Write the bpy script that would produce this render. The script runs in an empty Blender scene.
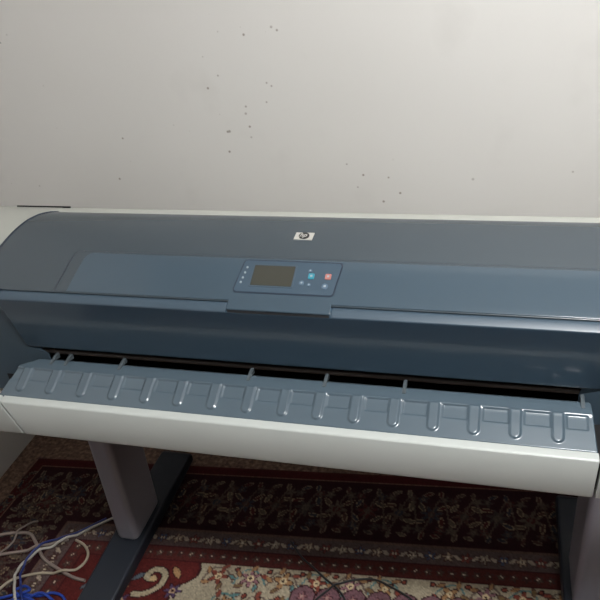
import bpy, bmesh, math, random
import numpy as np
from mathutils import Vector, Matrix

S = bpy.context.scene
COL = S.collection
random.seed(7)
RNG = np.random.default_rng(11)

# ------------------------------------------------------------------ camera, light, exposure
cam_d = bpy.data.cameras.new('camera')
cam = bpy.data.objects.new('camera', cam_d)
COL.objects.link(cam)
S.camera = cam
cam_d.sensor_width = 36.0
cam_d.lens = 36.0 * 712.34 / 600.0
cam_d.clip_start = 0.02
right = Vector((0.96539956, 0.243864, -0.09237983))
up = Vector((-0.0493157, 0.51858773, 0.85360104))
fwd = Vector((-0.25606961, 0.81951029, -0.51267069))
M = Matrix((right, up, -fwd)).transposed().to_4x4()
M.translation = Vector((0.43295404, -1.66713462, 1.77153337))
cam.matrix_world = M

world = bpy.data.worlds.new('world')
S.world = world
world.use_nodes = True
world.node_tree.nodes['Background'].inputs[0].default_value = (0.8, 0.85, 0.9, 1)
world.node_tree.nodes['Background'].inputs[1].default_value = 0.05

S.view_settings.view_transform = 'Standard'
S.view_settings.look = 'None'
S.view_settings.exposure = 0.07
S.view_settings.gamma = 1.0
S.view_settings.use_curve_mapping = False

def bulb(name, loc, radius, power, color):
    d = bpy.data.lights.new(name, 'POINT')
    d.shadow_soft_size = radius; d.energy = power; d.color = color
    o = bpy.data.objects.new(name, d); COL.objects.link(o); o.location = loc
    return o
bulb('ceiling_light', (0.86, -1.12, 2.50), 0.13, 108, (0.99, 0.995, 1.0))

# ------------------------------------------------------------------ material helpers
def lin(c):
    out = []
    for v in c:
        v = v / 255.0
        out.append(v / 12.92 if v <= 0.04045 else ((v + 0.055) / 1.055) ** 2.4)
    return tuple(out) + (1.0,)

def mat(name, rgb, rough=0.5, coat=0.0, vary=0.06, scale=14.0, bump=0.0, bscale=300.0, metal=0.0, spec=0.5, emit=None):
    m = bpy.data.materials.new(name)
    m.use_nodes = True
    nt = m.node_tree
    b = nt.nodes['Principled BSDF']
    tc = nt.nodes.new('ShaderNodeTexCoord')
    n = nt.nodes.new('ShaderNodeTexNoise')
    n.inputs['Scale'].default_value = scale
    n.inputs['Detail'].default_value = 4
    nt.links.new(tc.outputs['Object'], n.inputs['Vector'])
    mx = nt.nodes.new('ShaderNodeMix'); mx.data_type = 'RGBA'
    c = lin(rgb)
    mx.inputs[6].default_value = tuple(x * (1 - vary) for x in c[:3]) + (1,)
    mx.inputs[7].default_value = tuple(min(1, x * (1 + vary)) for x in c[:3]) + (1,)
    nt.links.new(n.outputs['Fac'], mx.inputs[0])
    nt.links.new(mx.outputs[2], b.inputs['Base Color'])
    b.inputs['Roughness'].default_value = rough
    b.inputs['Metallic'].default_value = metal
    b.inputs['Specular IOR Level'].default_value = spec
    b.inputs['Coat Weight'].default_value = coat
    b.inputs['Coat Roughness'].default_value = 0.06
    if emit:
        b.inputs['Emission Color'].default_value = lin(emit[0]); b.inputs['Emission Strength'].default_value = emit[1]
    if bump > 0:
        n2 = nt.nodes.new('ShaderNodeTexNoise'); n2.inputs['Scale'].default_value = bscale
        nt.links.new(tc.outputs['Object'], n2.inputs['Vector'])
        bp = nt.nodes.new('ShaderNodeBump'); bp.inputs['Strength'].default_value = bump
        bp.inputs['Distance'].default_value = 0.002
        nt.links.new(n2.outputs['Fac'], bp.inputs['Height'])
        nt.links.new(bp.outputs['Normal'], b.inputs['Normal'])
    return m

def wall_material():
    m = bpy.data.materials.new('painted_plaster'); m.use_nodes = True
    nt = m.node_tree; N = nt.nodes; L = nt.links
    b = N['Principled BSDF']
    tc = N.new('ShaderNodeTexCoord')
    # broad uneven paint
    n1 = N.new('ShaderNodeTexNoise'); n1.inputs['Scale'].default_value = 1.6; n1.inputs['Detail'].default_value = 5
    L.new(tc.outputs['Object'], n1.inputs['Vector'])
    base = N.new('ShaderNodeMix'); base.data_type = 'RGBA'
    base.inputs[6].default_value = lin((203, 200, 195)); base.inputs[7].default_value = lin((213, 211, 207))
    L.new(n1.outputs['Fac'], base.inputs[0])
    # grey smudges
    n3 = N.new('ShaderNodeTexNoise'); n3.inputs['Scale'].default_value = 5.0; n3.inputs['Detail'].default_value = 3
    L.new(tc.outputs['Object'], n3.inputs['Vector'])
    r3 = N.new('ShaderNodeMapRange'); r3.inputs[1].default_value = 0.6; r3.inputs[2].default_value = 0.8
    r3.inputs[3].default_value = 0.0; r3.inputs[4].default_value = 0.35
    L.new(n3.outputs['Fac'], r3.inputs[0])
    sm = N.new('ShaderNodeMix'); sm.data_type = 'RGBA'
    sm.inputs[7].default_value = lin((188, 185, 180))
    L.new(r3.outputs[0], sm.inputs[0]); L.new(base.outputs[2], sm.inputs[6])
    # small chips: dark specks, appearing only in patches
    def specks(scale, rad, thr, seed, col, prev):
        mp = N.new('ShaderNodeMapping'); mp.inputs['Location'].default_value = (seed, seed * .7, seed * 1.3)
        L.new(tc.outputs['Object'], mp.inputs['Vector'])
        v = N.new('ShaderNodeTexVoronoi'); v.inputs['Scale'].default_value = scale
        L.new(mp.outputs[0], v.inputs['Vector'])
        lt = N.new('ShaderNodeMapRange'); lt.inputs[1].default_value = rad; lt.inputs[2].default_value = rad * .5
        L.new(v.outputs['Distance'], lt.inputs[0])
        nn = N.new('ShaderNodeTexNoise'); nn.inputs['Scale'].default_value = 3.0
        L.new(mp.outputs[0], nn.inputs['Vector'])
        g = N.new('ShaderNodeMapRange'); g.inputs[1].default_value = thr; g.inputs[2].default_value = thr + .05
        L.new(nn.outputs['Fac'], g.inputs[0])
        mu = N.new('ShaderNodeMath'); mu.operation = 'MULTIPLY'
        L.new(lt.outputs[0], mu.inputs[0]); L.new(g.outputs[0], mu.inputs[1])
        mx = N.new('ShaderNodeMix'); mx.data_type = 'RGBA'
        mx.inputs[7].default_value = lin(col)
        L.new(mu.outputs[0], mx.inputs[0]); L.new(prev, mx.inputs[6])
        return mx.outputs[2]
    c = specks(24, .11, .52, 3.1, (146, 138, 130), sm.outputs[2])
    c = specks(9, .05, .44, 8.7, (150, 143, 136), c)
    c = specks(7, .055, .58, 14.2, (240, 238, 234), c)
    L.new(c, b.inputs['Base Color'])
    b.inputs['Roughness'].default_value = 0.62
    n2 = N.new('ShaderNodeTexNoise'); n2.inputs['Scale'].default_value = 9; n2.inputs['Detail'].default_value = 8
    L.new(tc.outputs['Object'], n2.inputs['Vector'])
    bp = N.new('ShaderNodeBump'); bp.inputs['Strength'].default_value = 0.12; bp.inputs['Distance'].default_value = 0.01
    L.new(n2.outputs['Fac'], bp.inputs['Height']); L.new(bp.outputs[0], b.inputs['Normal'])
    return m

def floor_material():
    m = bpy.data.materials.new('mottled_floor'); m.use_nodes = True
    nt = m.node_tree; N = nt.nodes; L = nt.links
    b = N['Principled BSDF']
    tc = N.new('ShaderNodeTexCoord')
    v = N.new('ShaderNodeTexVoronoi'); v.inputs['Scale'].default_value = 55
    L.new(tc.outputs['Object'], v.inputs['Vector'])
    n = N.new('ShaderNodeTexNoise'); n.inputs['Scale'].default_value = 70; n.inputs['Detail'].default_value = 6
    L.new(tc.outputs['Object'], n.inputs['Vector'])
    cr = N.new('ShaderNodeValToRGB')
    e = cr.color_ramp.elements
    e[0].position = .36; e[0].color = lin((74, 54, 45))
    e[1].position = .68; e[1].color = lin((140, 112, 92))
    k = e.new(.5); k.color = lin((106, 80, 65))
    L.new(n.outputs['Fac'], cr.inputs[0])
    L.new(cr.outputs[0], b.inputs['Base Color'])
    b.inputs['Roughness'].default_value = 0.7
    return m

M_WALL = wall_material()
M_FLOOR = floor_material()
M_FARWALL = mat('dark_far_wall', (66, 65, 64), .8)  # unseen walls, darkened to cut bounce light under the printer
M_CEIL = mat('ceiling_paint', (222, 222, 220), .8)
M_WHITE = mat('printer_white_plastic', (186, 190, 186), .38, .1, .02, 6, .05, 900)
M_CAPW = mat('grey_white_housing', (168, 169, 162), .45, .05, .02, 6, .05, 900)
M_LID = mat('tinted_lid', (57, 67, 74), .22, .35, .05, 2.5)
M_BLUETINT = mat('tinted_blue', (60, 76, 88), .16, .45, .04, 3)
M_FACE = mat('blue_grey_face', (52, 71, 86), .2, .4, .04, 3)
M_LIP = mat('blue_grey_lip', (62, 78, 91), .42, .05, .03, 3)
M_CHEEK = mat('blue_grey_side', (62, 78, 90), .45, .0, .04, 4)
M_TRAY = mat('smoky_tray', (80, 94, 104), .2, .4, .05, 4)
M_PANEL = mat('panel_grey_blue', (60, 77, 91), .35, .1, .03, 5)
M_SLOT = mat('slot_black', (9, 12, 18), .6)
M_GAP = mat('panel_gap', (20, 34, 52), .5)
M_SCREEN = mat('lcd_olive', (60, 60, 53), .22, .2, .05, 20)
M_BLACK = mat('matte_black', (10, 10, 11), .7)
M_LEG = mat('grey_leg_metal', (134, 132, 140), .35, .1, .03, 10)
M_FOOT = mat('dark_navy_foot', (25, 31, 41), .5, .0, .05, 10)
M_RUBBER = mat('black_rubber', (14, 15, 17), .8)
M_BWHITE = mat('button_white', (150, 160, 166), .4)
M_BCYAN = mat('button_cyan', (52, 138, 156), .35)
M_BRED = mat('button_salmon', (170, 110, 102), .35)
M_BDARK = mat('button_slate', (84, 104, 122), .35)
M_BADGE = mat('badge_silver', (178, 176, 170), .35)
M_INK = mat('badge_black', (16, 16, 18), .4)
M_ROLL = mat('roller_brown', (58, 48, 42), .5)
M_TAB = mat('clear_tab', (78, 86, 90), .35, .1)
M_CREAM = mat('cream_cable', (164, 152, 132), .45)
M_WCABLE = mat('white_cable', (176, 170, 162), .45)
M_GCABLE = mat('grey_cable', (132, 118, 110), .5)
M_BCABLE = mat('blue_cable', (30, 46, 110), .4)
M_DCABLE = mat('dark_cable', (34, 32, 34), .45)

# ------------------------------------------------------------------ mesh helpers
def mesh_obj(name, bm, material, parent=None, smooth=False, angle=None):
    me = bpy.data.meshes.new(name)
    bmesh.ops.recalc_face_normals(bm, faces=bm.faces)
    bm.to_mesh(me); bm.free()
    o = bpy.data.objects.new(name, me)
    COL.objects.link(o)
    me.materials.append(material)
    if parent: o.parent = parent
    if smooth:
        for p in me.polygons: p.use_smooth = True
        if angle is not None:
            me.set_sharp_from_angle(angle=math.radians(angle))
    return o

def bevel(o, w, seg=3, ang=35):
    b = o.modifiers.new('bevel', 'BEVEL'); b.width = w; b.segments = seg
    b.limit_method = 'ANGLE'; b.angle_limit = math.radians(ang); b.harden_normals = True
    return o

def tag(o, label=None, cat=None, group=None, kind=None):
    if label: o['label'] = label
    if cat: o['category'] = cat
    if group: o['group'] = group
    if kind: o['kind'] = kind
    return o

def add_box(bm, x0, x1, y0, y1, z0, z1):
    vs = [bm.verts.new(p) for p in ((x0, y0, z0), (x1, y0, z0), (x1, y1, z0), (x0, y1, z0), (x0, y0, z1), (x1, y0, z1), (x1, y1, z1), (x0, y1, z1))]
    for f in ((0, 3, 2, 1), (4, 5, 6, 7), (0, 1, 5, 4), (1, 2, 6, 5), (2, 3, 7, 6), (3, 0, 4, 7)):
        bm.faces.new([vs[i] for i in f])

def add_prism(bm, prof, xl, xr):
    """closed (y,z) outline extruded along X; xl / xr are numbers or functions of (y,z)"""
    fl = xl if callable(xl) else (lambda y, z: xl)
    fr = xr if callable(xr) else (lambda y, z: xr)
    a = [bm.verts.new((fl(y, z), y, z)) for y, z in prof]
    b = [bm.verts.new((fr(y, z), y, z)) for y, z in prof]
    n = len(prof)
    for i in range(n):
        j = (i + 1) % n
        bm.faces.new((a[i], a[j], b[j], b[i]))
    bm.faces.new(a[::-1]); bm.faces.new(b)

def prism(name, prof, xl, xr, material, parent, bev=0, seg=3, ang=30):
    bm = bmesh.new(); add_prism(bm, prof, xl, xr)
    o = mesh_obj(name, bm, material, parent, smooth=True, angle=28)
    if bev: bevel(o, bev, seg, ang)
    return o

def spline(pts, n):
    """Catmull-Rom through points"""
    P = [Vector(p) for p in pts]
    P = [2 * P[0] - P[1]] + P + [2 * P[-1] - P[-2]]
    out = []
    for i in range(1, len(P) - 2):
        for k in range(n):
            t = k / n
            a, b, c, d = P[i - 1], P[i], P[i + 1], P[i + 2]
            out.append(0.5 * ((2 * b) + (c - a) * t + (2 * a - 5 * b + 4 * c - d) * t * t + (3 * b - a - 3 * c + d) * t ** 3))
    out.append(P[-2].copy())
    return out

def add_tube(bm, pts, rad, sides=10):
    rings = []
    for i, p in enumerate(pts):
        t = (pts[min(i + 1, len(pts) - 1)] - pts[max(i - 1, 0)]).normalized()
        u = t.cross(Vector((0, 0, 1)))
        if u.length < 1e-4: u = Vector((1, 0, 0))
        u.normalize(); w = u.cross(t).normalized()
        rings.append([bm.verts.new(p + rad * (math.cos(a) * u + math.sin(a) * w)) for a in [2 * math.pi * k / sides for k in range(sides)]])
    for A, B in zip(rings[:-1], rings[1:]):
        for k in range(sides):
            bm.faces.new((A[k], A[(k + 1) % sides], B[(k + 1) % sides], B[k]))
    bm.faces.new(rings[0][::-1]); bm.faces.new(rings[-1])

def slab(bm, outline, fz, lift, thick):
    """plate following surface z = fz(y): outline list of (x,y)"""
    a = [bm.verts.new((x, y, fz(y) + lift)) for x, y in outline]
    b = [bm.verts.new((x, y, fz(y) + lift - thick)) for x, y in outline]
    n = len(outline)
    for i in range(n):
        j = (i + 1) % n
        bm.faces.new((a[i], b[i], b[j], a[j]))
    bm.faces.new(a); bm.faces.new(b[::-1])

def rrect(x0, x1, y0, y1, r, n=6, skew=0.0):
    pts = []
    for cx, cy, a0 in ((x1 - r, y1 - r, 0), (x0 + r, y1 - r, 90), (x0 + r, y0 + r, 180), (x1 - r, y0 + r, 270)):
        for k in range(n + 1):
            a = math.radians(a0 + 90 * k / n)
            pts.append((cx + r * math.cos(a) + skew * (cy - y0), cy + r * math.sin(a)))
    return pts

# ------------------------------------------------------------------ the room
WB, WL, WR, WF, H = 0.22, -1.242, 2.6, -3.4, 2.75
def room_slab(name, x0, x1, y0, y1, z0, z1, m):
    bm = bmesh.new(); add_box(bm, x0, x1, y0, y1, z0, z1)
    return tag(mesh_obj(name, bm, m), kind='structure')
room_slab('floor', WL - .1, WR + .1, WF - .1, WB + .1, -.1, 0, M_FLOOR)
room_slab('ceiling', WL - .1, WR + .1, WF - .1, WB + .1, H, H + .1, M_CEIL)
room_slab('wall_back', WL - .1, WR + .1, WB, WB + .1, 0, H, M_WALL)
room_slab('wall_left', WL - .1, WL, WF - .1, WB, 0, H, M_WALL)
room_slab('wall_right', WR, WR + .1, WF - .1, WB, 0, H, M_FARWALL)
room_slab('wall_front', WL, WR, WF - .1, WF, 0, H, M_FARWALL)

# ------------------------------------------------------------------ the rug: woven pattern drawn on a fine grid
RW, RH, CELL = 2.90, 1.45, 0.0043
def make_rug():
    nu, nv = int(RW / CELL), int(RH / CELL)
    u = np.linspace(0, RW, nu + 1); v = np.linspace(0, RH, nv + 1)
    U, V = np.meshgrid(u, v)
    du = np.minimum(U, RW - U); dv = np.minimum(V, RH - V); d = np.minimum(du, dv)
    img = np.zeros(U.shape + (3,))
    def put(mask, c): img[mask] = c
    put(d >= 0, (70, 34, 30))
    put(d > .010, (64, 24, 26))
    put(d > .040, (104, 78, 66)); put(d > .047, (44, 22, 26)); put(d > .285, (92, 72, 64))
    put(d > .295, (84, 70, 68)); put(d > .355, (58, 26, 30)); put(d > .36, (78, 38, 35)); put(d > .405, (60, 24, 26))
    put(d > .412, (80, 32, 30))
    # field and corner pieces
    ang = np.maximum(dv - .412, 0)
    edge = .80 - .55 * ang + .035 * np.abs(np.sin(ang * 32))
    fld = (d > .412) & (du > edge)
    put((d > .412) & (du > edge - .008), (52, 26, 28))
    put(fld, (156, 145, 124))
    def win(cx, cy, r):
        i0, i1 = max(0, int((cy - r) / RH * nv)), min(nv + 1, int((cy + r) / RH * nv) + 2)
        j0, j1 = max(0, int((cx - r) / RW * nu)), min(nu + 1, int((cx + r) / RW * nu) + 2)
        return slice(i0, i1), slice(j0, j1)
    def disk(cx, cy, r, c, out=None):
        s = win(cx, cy, r + .006)
        D = np.hypot(U[s] - cx, V[s] - cy)
        if out is not None: img[s][D < r + .004] = out
        img[s][D < r] = c
    def flower(cx, cy, r, n, rot, c, core, out):
        s = win(cx, cy, r * 1.3)
        x = U[s] - cx; y = V[s] - cy
        D = np.hypot(x, y); A = np.arctan2(y, x) + rot
        R = r * (.68 + .32 * np.cos(n * A))
        img[s][D < R + .004] = out
        img[s][D < R] = c
        img[s][D < r * .36] = core
        img[s][D < r * .16] = out
    def leaf(cx, cy, l, w, a, c, out):
        s = win(cx, cy, l * 1.1)
        x = (U[s] - cx) * math.cos(a) + (V[s] - cy) * math.sin(a)
        y = -(U[s] - cx) * math.sin(a) + (V[s] - cy) * math.cos(a)
        q = 1 - (x / l) ** 2
        img[s][np.abs(y) < w * q + .003 * (q > 0)] = out
        img[s][np.abs(y) < w * q] = c
    def vine(pts, w, c):
        P = spline([(p[0], p[1], 0) for p in pts], 24)
        for p in P:
            s = win(p.x, p.y, w * 1.5)
            D = np.hypot(U[s] - p.x, V[s] - p.y)
            img[s][D < w] = c
    dark = (46, 24, 28)
    pal = [(66, 30, 30), (72, 58, 50), (46, 46, 53), (66, 44, 39), (58, 50, 47), (80, 69, 59)]
    # wide border: rosettes, leaves and vines all the way round
    def border_track(n, fpos, inward):
        for k in range(n):
            x, y = fpos(k + .5)
            c = pal[k % len(pal)]
            flower(x, y, .034, 7, k * .4, c, pal[(k + 1) % 6], (78, 66, 58) if k % 2 else (64, 54, 50))
            for s in (-1, 1):
                for h in (-1, 1):
                    x2, y2 = fpos(k + .5 + s * .34); ox, oy = inward
                    cx, cy = x2 + ox * .062 * h, y2 + oy * .062 * h
                    flower(cx, cy, .016, 5, k + s, pal[(k + 2 + h + s) % 6], (84, 73, 63), (60, 49, 46))
                    leaf(x2 + ox * .03 * h, y2 + oy * .03 * h, .02, .006, k * 1.1 + s * .8 + h, pal[(k + 3 + s) % 6], (120, 104, 84))
                    x3, y3 = fpos(k + .5 + s * .2)
                    leaf(x3 + ox * .085 * h, y3 + oy * .085 * h, .016, .005, s * .9 - h * .5, pal[(k + 4) % 6], (104, 90, 76))
            P = []
            for q in range(9):
                t = q / 8
                x4, y4 = fpos(k + t)
                a = .07 * math.sin(t * 2 * math.pi)
                P.append((x4 + inward[0] * a, y4 + inward[1] * a))
            vine(P, .0026, (78, 66, 57))
    nb = 29; st = RW / nb
    border_track(nb, lambda t: (t * st, .166), (0, 1))
    border_track(nb, lambda t: (t * st, RH - .166), (0, 1))
    ns = 13; sv = (RH - .34) / ns
    border_track(ns, lambda t: (.166, .17 + t * sv), (1, 0))
    border_track(ns, lambda t: (RW - .166, .17 + t * sv), (1, 0))
    # guard bands: small blossoms
    for dd, sz, step in ((.325, .017, .052), (.3825, .011, .034)):
        k = 0
        x = dd
        while x < RW - dd:
            for y in (dd, RH - dd):
                flower(x, y, sz, 5, k, pal[(k * 2 + 1) % 6] if sz < .012 else [(108, 56, 50), (150, 136, 120), (64, 72, 92), (150, 130, 110)][k % 4], (186, 172, 150), (70, 46, 44))
                if sz > .012: leaf(x + step / 2, y, .016, .006, .7 if k % 2 else -.7, (154, 140, 124), (74, 58, 56))
            x += step; k += 1
        y = dd
        while y < RH - dd:
            for x in (dd, RW - dd):
                flower(x, y, sz, 5, k, pal[(k * 2 + 1) % 6], (186, 172, 150), (70, 46, 44))
                if sz > .012: leaf(x, y + step / 2, .016, .006, .7 if k % 2 else -.7, (154, 140, 124), (74, 58, 56))
            y += step; k += 1
    # cream field: brown-red flowers, teal vines, leaves
    teal = (84, 116, 116); brick = (122, 62, 50); gold = (148, 112, 78); mauve = (128, 92, 98)
    for side in (0, 1):
        mx = (lambda x: x) if side == 0 else (lambda x: RW - x)
        r0 = random.Random(5)
        for row in range(7):
            for c in range(10):
                cx = .87 + c * .098 + (row % 2) * .049; cy = .452 + row * .088
                if cx > RW / 2: continue
                a = r0.random() * 6
                P = [(mx(cx - .045), cy + .02), (mx(cx - .03), cy - .022), (mx(cx), cy - .03), (mx(cx + .03), cy - .01), (mx(cx + .05), cy + .02)]
                vine(P, .0028, teal if (c + row) % 2 else (98, 84, 76))
                flower(mx(cx), cy, .024 + .006 * r0.random(), [5, 6, 4][(c + row) % 3], a, [brick, gold, mauve][(c * 2 + row) % 3], (196, 176, 140), dark)
                for q in range(5):
                    b = a + q * 1.26
                    leaf(mx(cx + .042 * math.cos(b)), cy + .036 * math.sin(b), .014, .0055, b + .6, [gold, brick, teal, (112, 90, 62)][q % 4], (84, 60, 54))
                disk(mx(cx + .05), cy - .028, .0055, brick, dark)
    # scalloped mauve medallion in the middle of the field
    x = 1.135
    top = .492
    put((np.abs(U - RW / 2) < RW / 2 - 1.12) & (dv > top + .012), (104, 74, 80))
    while x < RW - 1.11:
        for y in (top + .005, RH - top - .005):
            disk(x, y, .033, (108, 78, 84), dark)
            flower(x, y, .013, 5, x * 20, (132, 92, 92), (160, 130, 120), (74, 46, 52))
        x += .072
    for k in range(16):
        for r in range(3):
            flower(1.15 + k * .07 if k < 9 else 1.45, .56 + r * .12, .026, 6, k, [(150, 126, 110), (88, 40, 42), (78, 90, 104)][(k + r) % 3], (170, 150, 130), (64, 40, 46))
    # cream scrolls and dark motifs on the red corner ground
    for side in (0, 1):
        mx = (lambda x: x) if side == 0 else (lambda x: RW - x)
        for ox, oy in ((.56, .53), (.70, .485), (.46, .70), (.60, .80), (.5, 1.0)):
            P = [(mx(ox - .055), oy + .05), (mx(ox - .02), oy + .045), (mx(ox + .012), oy + .01), (mx(ox + .005), oy - .03), (mx(ox - .03), oy - .04), (mx(ox - .045), oy - .012), (mx(ox - .02), oy - .004)]
            vine(P, .0125, dark); vine(P, .0085, (154, 142, 118))
            disk(mx(ox - .022), oy - .006, .011, (176, 150, 112))
            flower(mx(ox + .055), oy + .03, .026, 6, ox * 9, (74, 58, 84), (170, 140, 110), dark)
            leaf(mx(ox + .04), oy - .035, .026, .009, .9, (150, 118, 84), dark)
            leaf(mx(ox - .07), oy - .01, .022, .008, -.7, (86, 96, 104), dark)
    # woven irregularity
    img *= (1 + RNG.normal(0, .07, U.shape))[..., None]
    lo = RNG.normal(0, 1, (nv // 24 + 3, nu // 24 + 3))
    yi = np.linspace(0, lo.shape[0] - 1.001, nv + 1); xi = np.linspace(0, lo.shape[1] - 1.001, nu + 1)
    y0 = yi.astype(int); x0 = xi.astype(int); fy = (yi - y0)[:, None]; fx = (xi - x0)[None]
    lo2 = (lo[y0][:, x0] * (1 - fy) * (1 - fx) + lo[y0 + 1][:, x0] * fy * (1 - fx) + lo[y0][:, x0 + 1] * (1 - fy) * fx + lo[y0 + 1][:, x0 + 1] * fy * fx)
    img *= (1 + .05 * lo2)[..., None]
    img = np.clip(img, 0, 255) / 255
    linear = np.where(img <= .04045, img / 12.92, ((img + .055) / 1.055) ** 2.4)
    # geometry: a slightly skewed rug lying on the floor
    BL = np.array([-1.15, -.04]); ex = np.array([1, .086]); ey = np.array([-.05, -1.0])
    X = BL[0] + U * ex[0] + V * ey[0]; Y = BL[1] + U * ex[1] + V * ey[1]
    Z = np.full(U.shape, .009) - .005 * np.exp(-d / .004)
    nvt = U.size
    co = np.stack([X, Y, Z], -1).reshape(-1, 3)
    idx = np.arange(nvt).reshape(U.shape)
    quads = np.stack([idx[:-1, :-1], idx[1:, :-1], idx[1:, 1:], idx[:-1, 1:]], -1).reshape(-1, 4)
    # underside: skirt down to the floor along the rim
    rim = np.concatenate([idx[0, :], idx[1:, -1], idx[-1, -2::-1], idx[-2:0:-1, 0]])
    low = co[rim].copy(); low[:, 2] = .0005
    lid_ = np.arange(nvt, nvt + len(rim))
    nx = np.roll(np.arange(len(rim)), -1)
    sk = np.stack([rim, rim[nx], lid_[nx], lid_], -1)
    co = np.concatenate([co, low]); quads = np.concatenate([quads, sk])
    me = bpy.data.meshes.new('persian_rug')
    me.vertices.add(len(co)); me.vertices.foreach_set('co', co.astype(np.float32).ravel())
    me.loops.add(quads.size); me.loops.foreach_set('vertex_index', quads.astype(np.int32).ravel())
    me.polygons.add(len(quads)); me.polygons.foreach_set('loop_start', np.arange(0, quads.size, 4, dtype=np.int32))
    me.update(calc_edges=True)
    col = np.ones((len(co), 4), np.float32)
    col[:nvt, :3] = linear.reshape(-1, 3); col[nvt:, :3] = col[rim, :3]
    at = me.color_attributes.new('weave', 'FLOAT_COLOR', 'POINT')
    at.data.foreach_set('color', col.ravel())
    m = bpy.data.materials.new('woven_wool'); m.use_nodes = True
    nt = m.node_tree; b = nt.nodes['Principled BSDF']
    a = nt.nodes.new('ShaderNodeAttribute'); a.attribute_name = 'weave'
    nt.links.new(a.outputs['Color'], b.inputs['Base Color'])
    b.inputs['Roughness'].default_value = .95; b.inputs['Specular IOR Level'].default_value = .1
    tc = nt.nodes.new('ShaderNodeTexCoord')
    n = nt.nodes.new('ShaderNodeTexNoise'); n.inputs['Scale'].default_value = 260
    nt.links.new(tc.outputs['Object'], n.inputs['Vector'])
    bp = nt.nodes.new('ShaderNodeBump'); bp.inputs['Strength'].default_value = .35; bp.inputs['Distance'].default_value = .003
    nt.links.new(n.outputs['Fac'], bp.inputs['Height']); nt.links.new(bp.outputs[0], b.inputs['Normal'])
    me.materials.append(m)
    o = bpy.data.objects.new('persian_rug', me); COL.objects.link(o)
    return tag(o, 'worn dark red floral rug with cream field lying under the printer', 'rug')
make_rug()

# ------------------------------------------------------------------ the printer
PR = bpy.data.objects.new('wide_format_printer', None)
COL.objects.link(PR)
PR.empty_display_size = .1
tag(PR, 'long white and blue-grey wide-format printer on grey legs against the wall', 'printer')

XM = -0.012
def mir(x): return 2 * XM - x

# lid surface: profile (y,z) from back edge to front crease
LIDP = [(-.103, 1.026), (-.106, 1.036), (-.114, 1.0428), (-.128, 1.0462), (-.155, 1.0462), (-.20, 1.0405), (-.25, 1.0272), (-.30, 1.0095), (-.35, .9885), (-.385, .9725), (-.399, .9652)]
lid_pts = [(p.y, p.z) for p in spline([(0, a, b) for a, b in LIDP], 6)]
_ys = np.array([p[0] for p in lid_pts])[::-1]; _zs = np.array([p[1] for p in lid_pts])[::-1]
def lid_z(y): 
    if y < -.399: return .9652 + (y + .399) * .50
    return float(np.interp(y, _ys, _zs))
EY = np.array([-.399, -.392, -.38, -.35, -.30, -.23, -.17, -.14, -.126, -.115, -.103])
EX = np.array([-.727, -.765, -.785, -.796, -.795, -.783, -.768, -.752, -.738, -.722, -.700])
def lid_xl(y, z=0): return float(np.interp(y, EY, EX))

def make_lid():
    bm = bmesh.new()
    rows = []
    nu = 40
    for y, z in lid_pts:
        xl = lid_xl(y); xr = mir(xl)
        rows.append([bm.verts.new((xl + (xr - xl) * i / nu, y, z)) for i in range(nu + 1)])
    for a, b in zip(rows[:-1], rows[1:]):
        for i in range(nu):
            bm.faces.new((a[i], a[i + 1], b[i + 1], b[i]))
    o = mesh_obj('lid', bm, M_LID, PR, smooth=True)
    # make sure the skin faces outward (up)
    me = o.data
    if sum(p.normal.z for p in me.polygons) < 0: me.flip_normals()
    s = o.modifiers.new('shell', 'SOLIDIFY'); s.thickness = .006; s.offset = -1
    bevel(o, .002, 2, 50)
    return o
LID = make_lid()

def lid_trim():
    ys = np.concatenate([[-.399, -.396], np.linspace(-.392, -.12, 26), [-.112, -.105, -.103]])
    left = [Vector((lid_xl(y), y, lid_z(y) - .001)) for y in ys]
    rgt = [Vector((mir(p.x), p.y, p.z)) for p in left[::-1]]
    bm = bmesh.new(); add_tube(bm, left + rgt, .0034, 8)
    mesh_obj('lid_trim', bm, M_GAP, LID, smooth=True)
lid_trim()

# bluer plate on the lid front, its rim showing as a fine double line
def lid_plate(name, x0, x1, y0, y1, r, lift, thick, material, parent):
    """rounded plate that follows the curved lid"""
    bm = bmesh.new()
    ny = 26; nx = 30
    rows = []
    for i in range(ny + 1):
        y = y1 + (y0 - y1) * i / ny
        t = max(0.0, (y - (y1 - r)) / r)
        ins = r * (1 - math.sqrt(max(0, 1 - t * t)))
        a, b = x0 + ins + (y - y0) * .10, x1 - ins
        rows.append([(a + (b - a) * k / nx, y, lid_z(y)) for k in range(nx + 1)])
    top = [[bm.verts.new((x, y, z + lift)) for x, y, z in rw] for rw in rows]
    bot = [[bm.verts.new((x, y, z + lift - thick)) for x, y, z in rw] for rw in rows]
    for i in range(ny):
        for k in range(nx):
            bm.faces.new((top[i][k], top[i][k + 1], top[i + 1][k + 1], top[i + 1][k]))
            bm.faces.new((bot[i][k], bot[i + 1][k], bot[i + 1][k + 1], bot[i][k + 1]))
        bm.faces.new((top[i][0], top[i + 1][0], bot[i + 1][0], bot[i][0]))
        bm.faces.new((top[i][nx], bot[i][nx], bot[i + 1][nx], top[i + 1][nx]))
    for k in range(nx):
        bm.faces.new((top[0][k], bot[0][k], bot[0][k + 1], top[0][k + 1]))
        bm.faces.new((top[ny][k], top[ny][k + 1], bot[ny][k + 1], bot[ny][k]))
    o = mesh_obj(name, bm, material, parent, smooth=True, angle=40)
    return bevel(o, .0012, 2, 50)
lid_plate('plate_rim', -.580, mir(-.74), -.3965, -.281, .022, .0008, .003, M_GAP, LID)
lid_plate('plate_band', -.577, mir(-.737), -.3965, -.2825, .02, .0014, .003, M_LID, LID)
lid_plate('plate_blue', -.545, mir(-.73), -.3965, -.288, .02, .002, .003, M_BLUETINT, LID)

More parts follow.
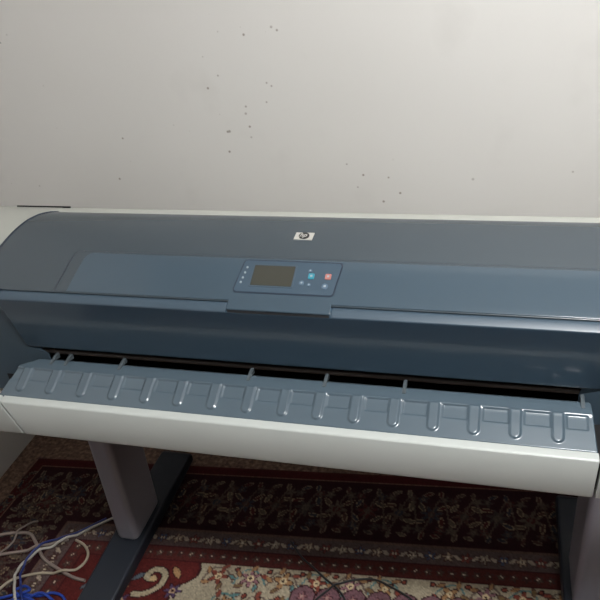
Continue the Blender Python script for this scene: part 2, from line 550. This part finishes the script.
# raised silver emblem on the lid
def emblem():
    bm = bmesh.new()
    slab(bm, [(-.0180, -.2245), (.0265, -.2245), (.0285, -.2000), (-.0160, -.2000)], lid_z, .0022, .003)
    o = mesh_obj('emblem', bm, M_BADGE, LID)
    bevel(o, .0006, 2)
    tag(o, 'small silver slanted emblem with black round letter mark')
    bm = bmesh.new()
    cx, cy = .0055, -.2122
    slab(bm, [(cx + .0128 * math.cos(a) , cy + .0116 * math.sin(a)) for a in [2 * math.pi * k / 40 for k in range(40)]], lid_z, .0028, .001)
    mesh_obj('emblem_disc', bm, M_INK, o)
    cu = bpy.data.curves.new('letters', 'FONT'); cu.body = 'hp'; cu.size = .0205; cu.shear = .32
    cu.align_x = 'CENTER'; cu.extrude = .0002; cu.offset = .0003
    t = bpy.data.objects.new('tmp_letters', cu); COL.objects.link(t)
    bpy.context.view_layer.update()
    me = bpy.data.meshes.new_from_object(t.evaluated_get(bpy.context.evaluated_depsgraph_get()))
    bpy.data.objects.remove(t)
    cxm = sum(v.co.x for v in me.vertices) / len(me.vertices); cym = (max(v.co.y for v in me.vertices) + min(v.co.y for v in me.vertices)) / 2
    for v in me.vertices:
        y = cy + (v.co.y - cym) * .92
        v.co = Vector((cx + (v.co.x - cxm) * .86, y, lid_z(y) + .0031 + v.co.z))
    me.materials.clear(); me.materials.append(M_BADGE)
    e = bpy.data.objects.new('emblem_letters', me); COL.objects.link(e); e.parent = o
emblem()

# control panel set into the lid centre
def control_panel():
    bm = bmesh.new()
    slab(bm, rrect(-.1290, .1060, -.3795, -.2925, .010, 6, .12), lid_z, .0026, .004)
    o = mesh_obj('control_panel', bm, M_GAP, LID)
    def plate(name, outl, lift, th, m, bev=.0004):
        bm = bmesh.new(); slab(bm, outl, lid_z, lift, th)
        q = mesh_obj(name, bm, m, o)
        if bev: bevel(q, bev, 2)
        return q
    plate('panel_face', rrect(-.1262, .1032, -.3768, -.2952, .008, 6, .12), .0031, .003, M_PANEL)
    plate('screen_frame', rrect(-.0935, .0105, -.3635, -.3045, .003), .0036, .002, M_PANEL)
    plate('screen', rrect(-.0895, .0070, -.3605, -.3080, .002), .0039, .002, M_SCREEN)
    for x, y in ((-.107, -.3145), (-.109, -.3285), (-.111, -.342), (-.113, -.354)):
        plate('button', [(x + .0026 * math.cos(a), y + .0026 * math.sin(a)) for a in [k * math.pi / 8 for k in range(16)]], .0042, .002, M_BWHITE)
    for x, y, r, m in ((.0430, -.3180, .004, M_BDARK), (.0290, -.3500, .0055, M_BDARK), (.0465, -.3540, .004, M_BDARK), (.0830, -.3560, .007, M_BDARK)):
        b = plate('button', [(x + r * math.cos(a), y + r * math.sin(a)) for a in [k * math.pi / 10 for k in range(20)]], .0044, .002, m)
        bm = bmesh.new(); slab(bm, rrect(x - r * .35, x + r * .35, y - r * .35, y + r * .35, r * .1), lid_z, .0049, .001)
        mesh_obj('symbol', bm, M_BWHITE, b)
    for x, y, m, nm in ((.0480, -.3320, M_BCYAN, 'cyan'), (.0865, -.3315, M_BRED, 'salmon red')):
        b = plate('button', rrect(x - .0068, x + .0068, y - .0068, y + .0068, .002), .0046, .002, m)
        tag(b, nm + ' square button')
        bm = bmesh.new(); slab(bm, rrect(x - .0025, x + .0025, y - .0025, y + .0025, .0004), lid_z, .0051, .001)
        mesh_obj('symbol', bm, M_BWHITE, b)
    return o
control_panel()

# pull tab below the control panel, overhanging the crease
prism('pull_tab', [(-.385, lid_z(-.385) + .0022), (-.400, lid_z(-.400) + .0022), (-.410, .9612), (-.4165, .9580), (-.4185, .9552), (-.4165, .9530), (-.410, .9540), (-.385, .9575)], -.1315, .1050, M_BLUETINT, PR, .0014, 2)
prism('tab_slot', [(-.3905, .958), (-.4160, .9535), (-.4190, .9485), (-.3905, .9405)], -.1300, .1035, M_SLOT, PR)

# front face below the crease
def face_xl(y, z): return -.7155 + (.955 - z) / .16 * .0125 - (.020 if z > .9435 else 0)
def face_xr(y, z): return mir(face_xl(y, z))
FACE = [(-.385, .9605), (-.4015, .9605), (-.4065, .9590), (-.4175, .9500), (-.4188, .9470), (-.4182, .9440), (-.404, .812), (-.4015, .799), (-.397, .7955), (-.372, .7985), (-.372, .90)]
LIPP = [(-.390, .9612), (-.4018, .9612), (-.4070, .9596), (-.4180, .9504), (-.4190, .9478), (-.390, .9470)]
for a_, b_ in ((-.738, -.1345), (.108, mir(-.738))):
    prism('face_lip', LIPP, a_, b_, M_LIP, PR, .0010, 2, 40)
prism('front_face', FACE, face_xl, face_xr, M_FACE, PR, .0008, 2, 40)

# inner body: dark chassis, paper slot roller
prism('chassis', [(-.11, 1.020), (-.20, 1.030), (-.30, .999), (-.366, .965), (-.366, .80), (-.31, .79), (-.31, .72), (-.06, .70), (-.06, 1.0)], -.70, mir(-.70), M_BLACK, PR)
bm = bmesh.new()
R = [Vector((x, -.386, .7770)) for x in (-.69, -.2, .3, mir(-.69))]
add_tube(bm, R, .006, 14)
mesh_obj('roller', bm, M_ROLL, PR, smooth=True, angle=50)

# rear white cover strip, behind the lid
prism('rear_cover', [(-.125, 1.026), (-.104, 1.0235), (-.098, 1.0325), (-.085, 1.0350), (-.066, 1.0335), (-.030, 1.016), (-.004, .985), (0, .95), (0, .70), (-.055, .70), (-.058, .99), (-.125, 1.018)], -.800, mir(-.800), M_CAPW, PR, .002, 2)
bm = bmesh.new()
add_box(bm, -.874, -.702, -.0685, -.0645, 1.026, 1.0380)
bevel(mesh_obj('cover_seam', bm, M_BLACK, PR), .0012, 2)

# end caps: white housings left and right
CAP = [(-.03, 1.016), (-.066, 1.0345), (-.098, 1.0385), (-.128, 1.0410), (-.155, 1.0405), (-.20, 1.0345), (-.25, 1.021), (-.30, 1.0035), (-.35, .9825), (-.385, .9640), (-.398, .955), (-.4150, .942), (-.4150, .930), (-.395, .920), (-.37, .80), (-.37, .66), (-.02, .66), (0, .70), (0, .96)]
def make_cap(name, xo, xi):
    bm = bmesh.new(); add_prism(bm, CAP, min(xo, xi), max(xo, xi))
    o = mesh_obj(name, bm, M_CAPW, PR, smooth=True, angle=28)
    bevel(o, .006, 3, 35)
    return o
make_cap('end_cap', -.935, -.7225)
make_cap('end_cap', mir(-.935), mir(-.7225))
# grey-blue side pieces between the caps and the tray
CHEEK = [(-.384, .940), (-.4095, .940), (-.4085, .925), (-.4000, .812), (-.3985, .7955), (-.3985, .779), (-.3985, .645), (-.384, .645)]
def cheek_in(y, z): return -.7005 if z > .79 else -.650
prism('side_cheek', CHEEK, -.925, cheek_in, M_CHEEK, PR, .001, 2, 40)
prism('side_cheek', CHEEK, lambda y, z: mir(cheek_in(y, z)), mir(-.925), M_CHEEK, PR, .001, 2, 40)

# output tray: embossed height field
RIBS = [-.6776, -.5955, -.5099, -.4237, -.3400, -.2554, -.1707, -.0858, -.0008, .0797, .1620, .2475, .3320, .4165, .5004, .5838]
def sstep(a, b, x):
    t = np.clip((x - a) / (b - a), 0, 1); return t * t * (3 - 2 * t)
def make_tray():
    nx, nsy = 620, 84
    ss = np.linspace(0, 1, nsy + 1)
    PY = np.array([-.412, -.418, -.430, -.444, -.450, -.458, -.477, -.500, -.5216])
    PZ = np.array([.7705, .7725, .7715, .7690, .7665, .7625, .7545, .7440, .7342])
    arc = np.concatenate([[0], np.cumsum(np.hypot(np.diff(PY), np.diff(PZ)))])
    sa = ss * arc[-1]
    Y = np.interp(sa, arc, PY); Z = np.interp(sa, arc, PZ)
    XL = np.interp(Y, [-.5216, -.4440, -.4280, -.4120], [-.728, -.710, -.680, -.664])
    XR = .6475 + (.6565 - .6475) * np.clip((-.417 - Y) / .105, 0, 1)
    T = np.linspace(0, 1, nx + 1)
    X = XL[:, None] + (XR - XL)[:, None] * T[None]
    YY = np.repeat(Y[:, None], nx + 1, 1); ZZ = np.repeat(Z[:, None], nx + 1, 1).copy()
    h = np.zeros_like(X)
    y_top, y_end, y_mid = -.4515, -.5110, -.4800
    rad = .0128
    # recessed windows between the ribs
    for i, xc in enumerate(RIBS + [RIBS[-1] + .083]):
        x1 = xc - rad - .003
        x0 = xc - .083 + rad + .003
        if i == len(RIBS): x1 = .640
        m = sstep(x0 - .0015, x0 + .0015, X) * (1 - sstep(x1 - .0015, x1 + .0015, X))
        up_ = sstep(y_mid - .0014, y_mid + .0014, YY) * (1 - sstep(y_top - .0015, y_top + .0015, YY))
        h -= .0022 * m * up_
    for xc in [q - .002 for q in RIBS]:
        yc = np.clip(YY, y_end + rad, -.40)
        D = np.hypot(X - xc, YY - yc)
        b = (1 - sstep(rad * .70, rad * 1.02, D)) * (1 - sstep(-.4520, -.4470, YY))
        h = np.maximum(h, 0) * (b > .02) + h * (b <= .02)
        h += .0034 * b
    # long moulded ridge along the top
    h += .0012 * np.exp(-((YY + .4480) / .0024) ** 2)
    ny_, nz_ = .39, .92
    P = np.stack([X, YY - h * ny_, ZZ + h * nz_], -1)
    n = X.size
    idx = np.arange(n).reshape(X.shape)
    q = np.stack([idx[:-1, :-1], idx[1:, :-1], idx[1:, 1:], idx[:-1, 1:]], -1).reshape(-1, 4)
    co = P.reshape(-1, 3)
    # closed body below
    rim = np.concatenate([idx[0, :], idx[1:, -1], idx[-1, -2::-1], idx[-2:0:-1, 0]])
    low = co[rim].copy(); low[:, 2] -= .008
    li = np.arange(n, n + len(rim)); nxr = np.roll(np.arange(len(rim)), -1)
    sk = np.stack([rim, rim[nxr], li[nxr], li], -1)
    co = np.concatenate([co, low]); q = np.concatenate([q, sk])
    me = bpy.data.meshes.new('output_tray')
    me.vertices.add(len(co)); me.vertices.foreach_set('co', co.astype(np.float32).ravel())
    me.loops.add(q.size); me.loops.foreach_set('vertex_index', q.astype(np.int32).ravel())
    me.polygons.add(len(q)); me.polygons.foreach_set('loop_start', np.arange(0, q.size, 4, dtype=np.int32))
    me.update(calc_edges=True)
    me.polygons.foreach_set('use_smooth', np.ones(len(q), bool))
    me.materials.append(M_TRAY)
    o = bpy.data.objects.new('output_tray', me); COL.objects.link(o); o.parent = PR
    return tag(o, 'smoky grey ribbed output tray')
TRAY = make_tray()
# little paper guides at the back of the tray
for x in (-.625, -.585, -.435, -.100, .082, .262, .632):
    bm = bmesh.new()
    add_prism(bm, [(-.395, .7660), (-.395, .7800), (-.410, .7790), (-.434, .7728), (-.434, .7715), (-.412, .7700)], x - .004, x + .004)
    o = mesh_obj('paper_guide', bm, M_TAB, TRAY); bevel(o, .0012, 2)

# white front bar below the tray
BAR = [(-.5205, .7330), (-.5370, .7308), (-.5412, .7292), (-.5428, .7262), (-.5460, .6375), (-.5440, .6310), (-.533, .6290), (-.40, .6290), (-.40, .700), (-.5205, .7000)]
BAR_END = BAR[:7] + [(-.507, .6290), (-.507, .7000), (-.5205, .7240)]
def bar_l(y, z): return -.7155 + (.7300 - min(z, .73)) / .0970 * .0435
def bar_r(y, z): return .6590 - (.7300 - min(z, .73)) / .0814 * .0030
prism('front_bar', BAR, bar_l, bar_r, M_WHITE, PR, .0025, 3, 30)
prism('bar_end', BAR_END, -.935, lambda y, z: bar_l(y, z) - .0050, M_WHITE, PR, .002, 2, 30)
prism('bar_end', BAR_END, lambda y, z: bar_r(y, z) + .0045, mir(-.935), M_WHITE, PR, .002, 2, 30)
prism('seam_filler', [(-.43, .728), (-.530, .728), (-.5370, .724), (-.5340, .646), (-.43, .646)], -.712, .702, M_BLACK, PR)
prism('underside', [(-.40, .70), (-.40, .655), (-.03, .655), (-.03, .70)], -.80, .78, M_BLACK, PR)

# stand: two legs, two feet, one rail
def rounded_box(name, x0, x1, y0, y1, z0, z1, m, parent, bev):
    bm = bmesh.new(); add_box(bm, x0, x1, y0, y1, z0, z1)
    return bevel(mesh_obj(name, bm, m, parent, smooth=True, angle=30), bev, 4)
for x0, x1 in ((-.640, -.568), (.682, .754)):
    L_ = rounded_box('leg', x0, x1, -.385, -.215, .060, .656, M_LEG, PR, .020)
    xm = (x0 + x1) / 2
    bm = bmesh.new()
    s = x1 if x0 < 0 else x0
    add_tube(bm, [Vector((s - .002, -.335, .548)), Vector((s + (.004 if x0 < 0 else -.004), -.335, .548))], .013, 20)
    mesh_obj('bolt', bm, M_BLACK, L_, smooth=True, angle=40)
    bm = bmesh.new()
    prof = [(-.62, .024), (-.625, .052), (-.605, .062), (-.40, .070), (-.18, .074), (.0, .068), (.02, .055), (.02, .024)]
    add_prism(bm, prof, x0 - .020, x1 + .018)
    F_ = mesh_obj('foot', bm, M_FOOT, PR, smooth=True, angle=25); bevel(F_, .008, 3, 25)
    for y in (-.575, -.03):
        bm = bmesh.new()
        add_tube(bm, [Vector((xm - .005, y, .0095)), Vector((xm - .005, y, .026))], .024, 20)
        mesh_obj('leveling_pad', bm, M_RUBBER, F_, smooth=True, angle=40)
rounded_box('stand_rail', -.56, .67, -.16, -.12, .50, .58, M_FOOT, PR, .008)

# ------------------------------------------------------------------ cables on the floor
LAID = []
def lay(pts, rad, z0=.0095, skip=None):
    """drape a cable over the rug and over the cables already lying there"""
    P = [p for p in spline([(x, y, 0) for x, y in pts], 14)]
    base = z0 + rad
    need = []
    for p in P:
        z = base
        for q, r in LAID:
            if skip is not None and r[1] == skip: continue
            R_ = rad + r[0] + .0012
            d2 = (q.x - p.x) ** 2 + (q.y - p.y) ** 2
            if d2 < R_ * R_: z = max(z, q.z + math.sqrt(R_ * R_ - d2))
        need.append(z)
    s_ = [0.0]
    for a, b in zip(P[:-1], P[1:]): s_.append(s_[-1] + (b - a).length)
    out = [Vector((p.x, p.y, max(need[k] - .40 * abs(s_[k] - s_[i]) for k in range(len(P))))) for i, p in enumerate(P)]
    return out
def cable(name, pts, rad, m, label, cat='cable'):
    P = lay(pts, rad)
    LAID.extend((p, (rad, name)) for p in P)
    bm = bmesh.new(); add_tube(bm, P, rad, 10)
    return tag(mesh_obj(name, bm, m, None, smooth=True, angle=60), label, cat)

cable('grey_cable', [(-1.091, -.413), (-1.056, -.391), (-1.015, -.38), (-.972, -.376), (-.93, -.406), (-.897, -.436), (-.864, -.461), (-.804, -.484), (-.744, -.503), (-.697, -.509)], .0052, M_GCABLE,
      'thick brown-grey cable bending across the rug toward the left printer foot')
cable('grey_cable', [(-1.046, -.477), (-.993, -.457), (-.949, -.441), (-.915, -.424), (-.86, -.39), (-.83, -.376)], .0048, M_GCABLE,
      'short straight grey cable below the thick bent one at the left edge')
cable('dark_cable', [(-1.018, -.496), (-1.017, -.449), (-1.011, -.408), (-1.013, -.358), (-.994, -.33), (-.976, -.322)], .0028, M_GCABLE,
      'thinnest grey-brown cable hooking away from the tangle toward the wall')
cable('cream_cable', [(-.952, -.601), (-.934, -.555), (-.907, -.532), (-.852, -.508), (-.789, -.497), (-.748, -.478), (-.732, -.446), (-.739, -.413), (-.768, -.386), (-.805, -.372)], .0042, M_CREAM,
      'cream cable curling in a wide loop beside the left printer foot')
B_ = [
    [(-.946, -.62), (-.912, -.604), (-.872, -.586), (-.813, -.582), (-.776, -.565), (-.74, -.569), (-.704, -.597)],
    [(-.922, -.64), (-.894, -.614), (-.841, -.601), (-.808, -.578), (-.772, -.582), (-.734, -.602)],
    [(-.891, -.644), (-.87, -.6), (-.847, -.571), (-.876, -.559), (-.889, -.586), (-.813, -.603), (-.75, -.608)]]
bm = bmesh.new()
for b in B_:
    P = lay(b, .0042)
    LAID.extend((p, (.0042, 'bundle')) for p in P)
    add_tube(bm, P, .0042, 10)
tag(mesh_obj('blue_cable_bundle', bm, mat('bright_blue_cable', (32, 62, 150), .4), None, smooth=True, angle=60), 'tangled coil of bright blue cable beside the left printer foot', 'cable')
cable('white_cable', [(-.708, -.252), (-.77, -.309), (-.816, -.358), (-.855, -.397), (-.897, -.436), (-.927, -.48), (-.928, -.517), (-.91, -.554), (-.884, -.588), (-.857, -.625)], .0042, M_WCABLE,
      'long white cable running from behind the left leg to the blue bundle')
cable('blue_cable', [(-.838, -.618), (-.874, -.573), (-.908, -.525), (-.919, -.471), (-.892, -.408), (-.860, -.372), (-.819, -.345), (-.776, -.301), (-.748, -.272)], .0036, M_BCABLE,
      'thin dark blue cable following the long white cable')
cable('black_cord', [(-.12, -.26), (-.071, -.312), (-.034, -.338), (.013, -.372), (.054, -.399), (.084, -.433), (.10, -.49)], .0030, M_DCABLE,
      'straight dark cord running down the cream field of the rug')
cable('black_cord', [(-.01, -.50), (-.003, -.459), (.014, -.429), (.044, -.394), (.078, -.371), (.119, -.356), (.162, -.352), (.207, -.368), (.252, -.389), (.277, -.411), (.30, -.46)], .0030, M_DCABLE,
      'dark cord arched over the scalloped part of the rug')
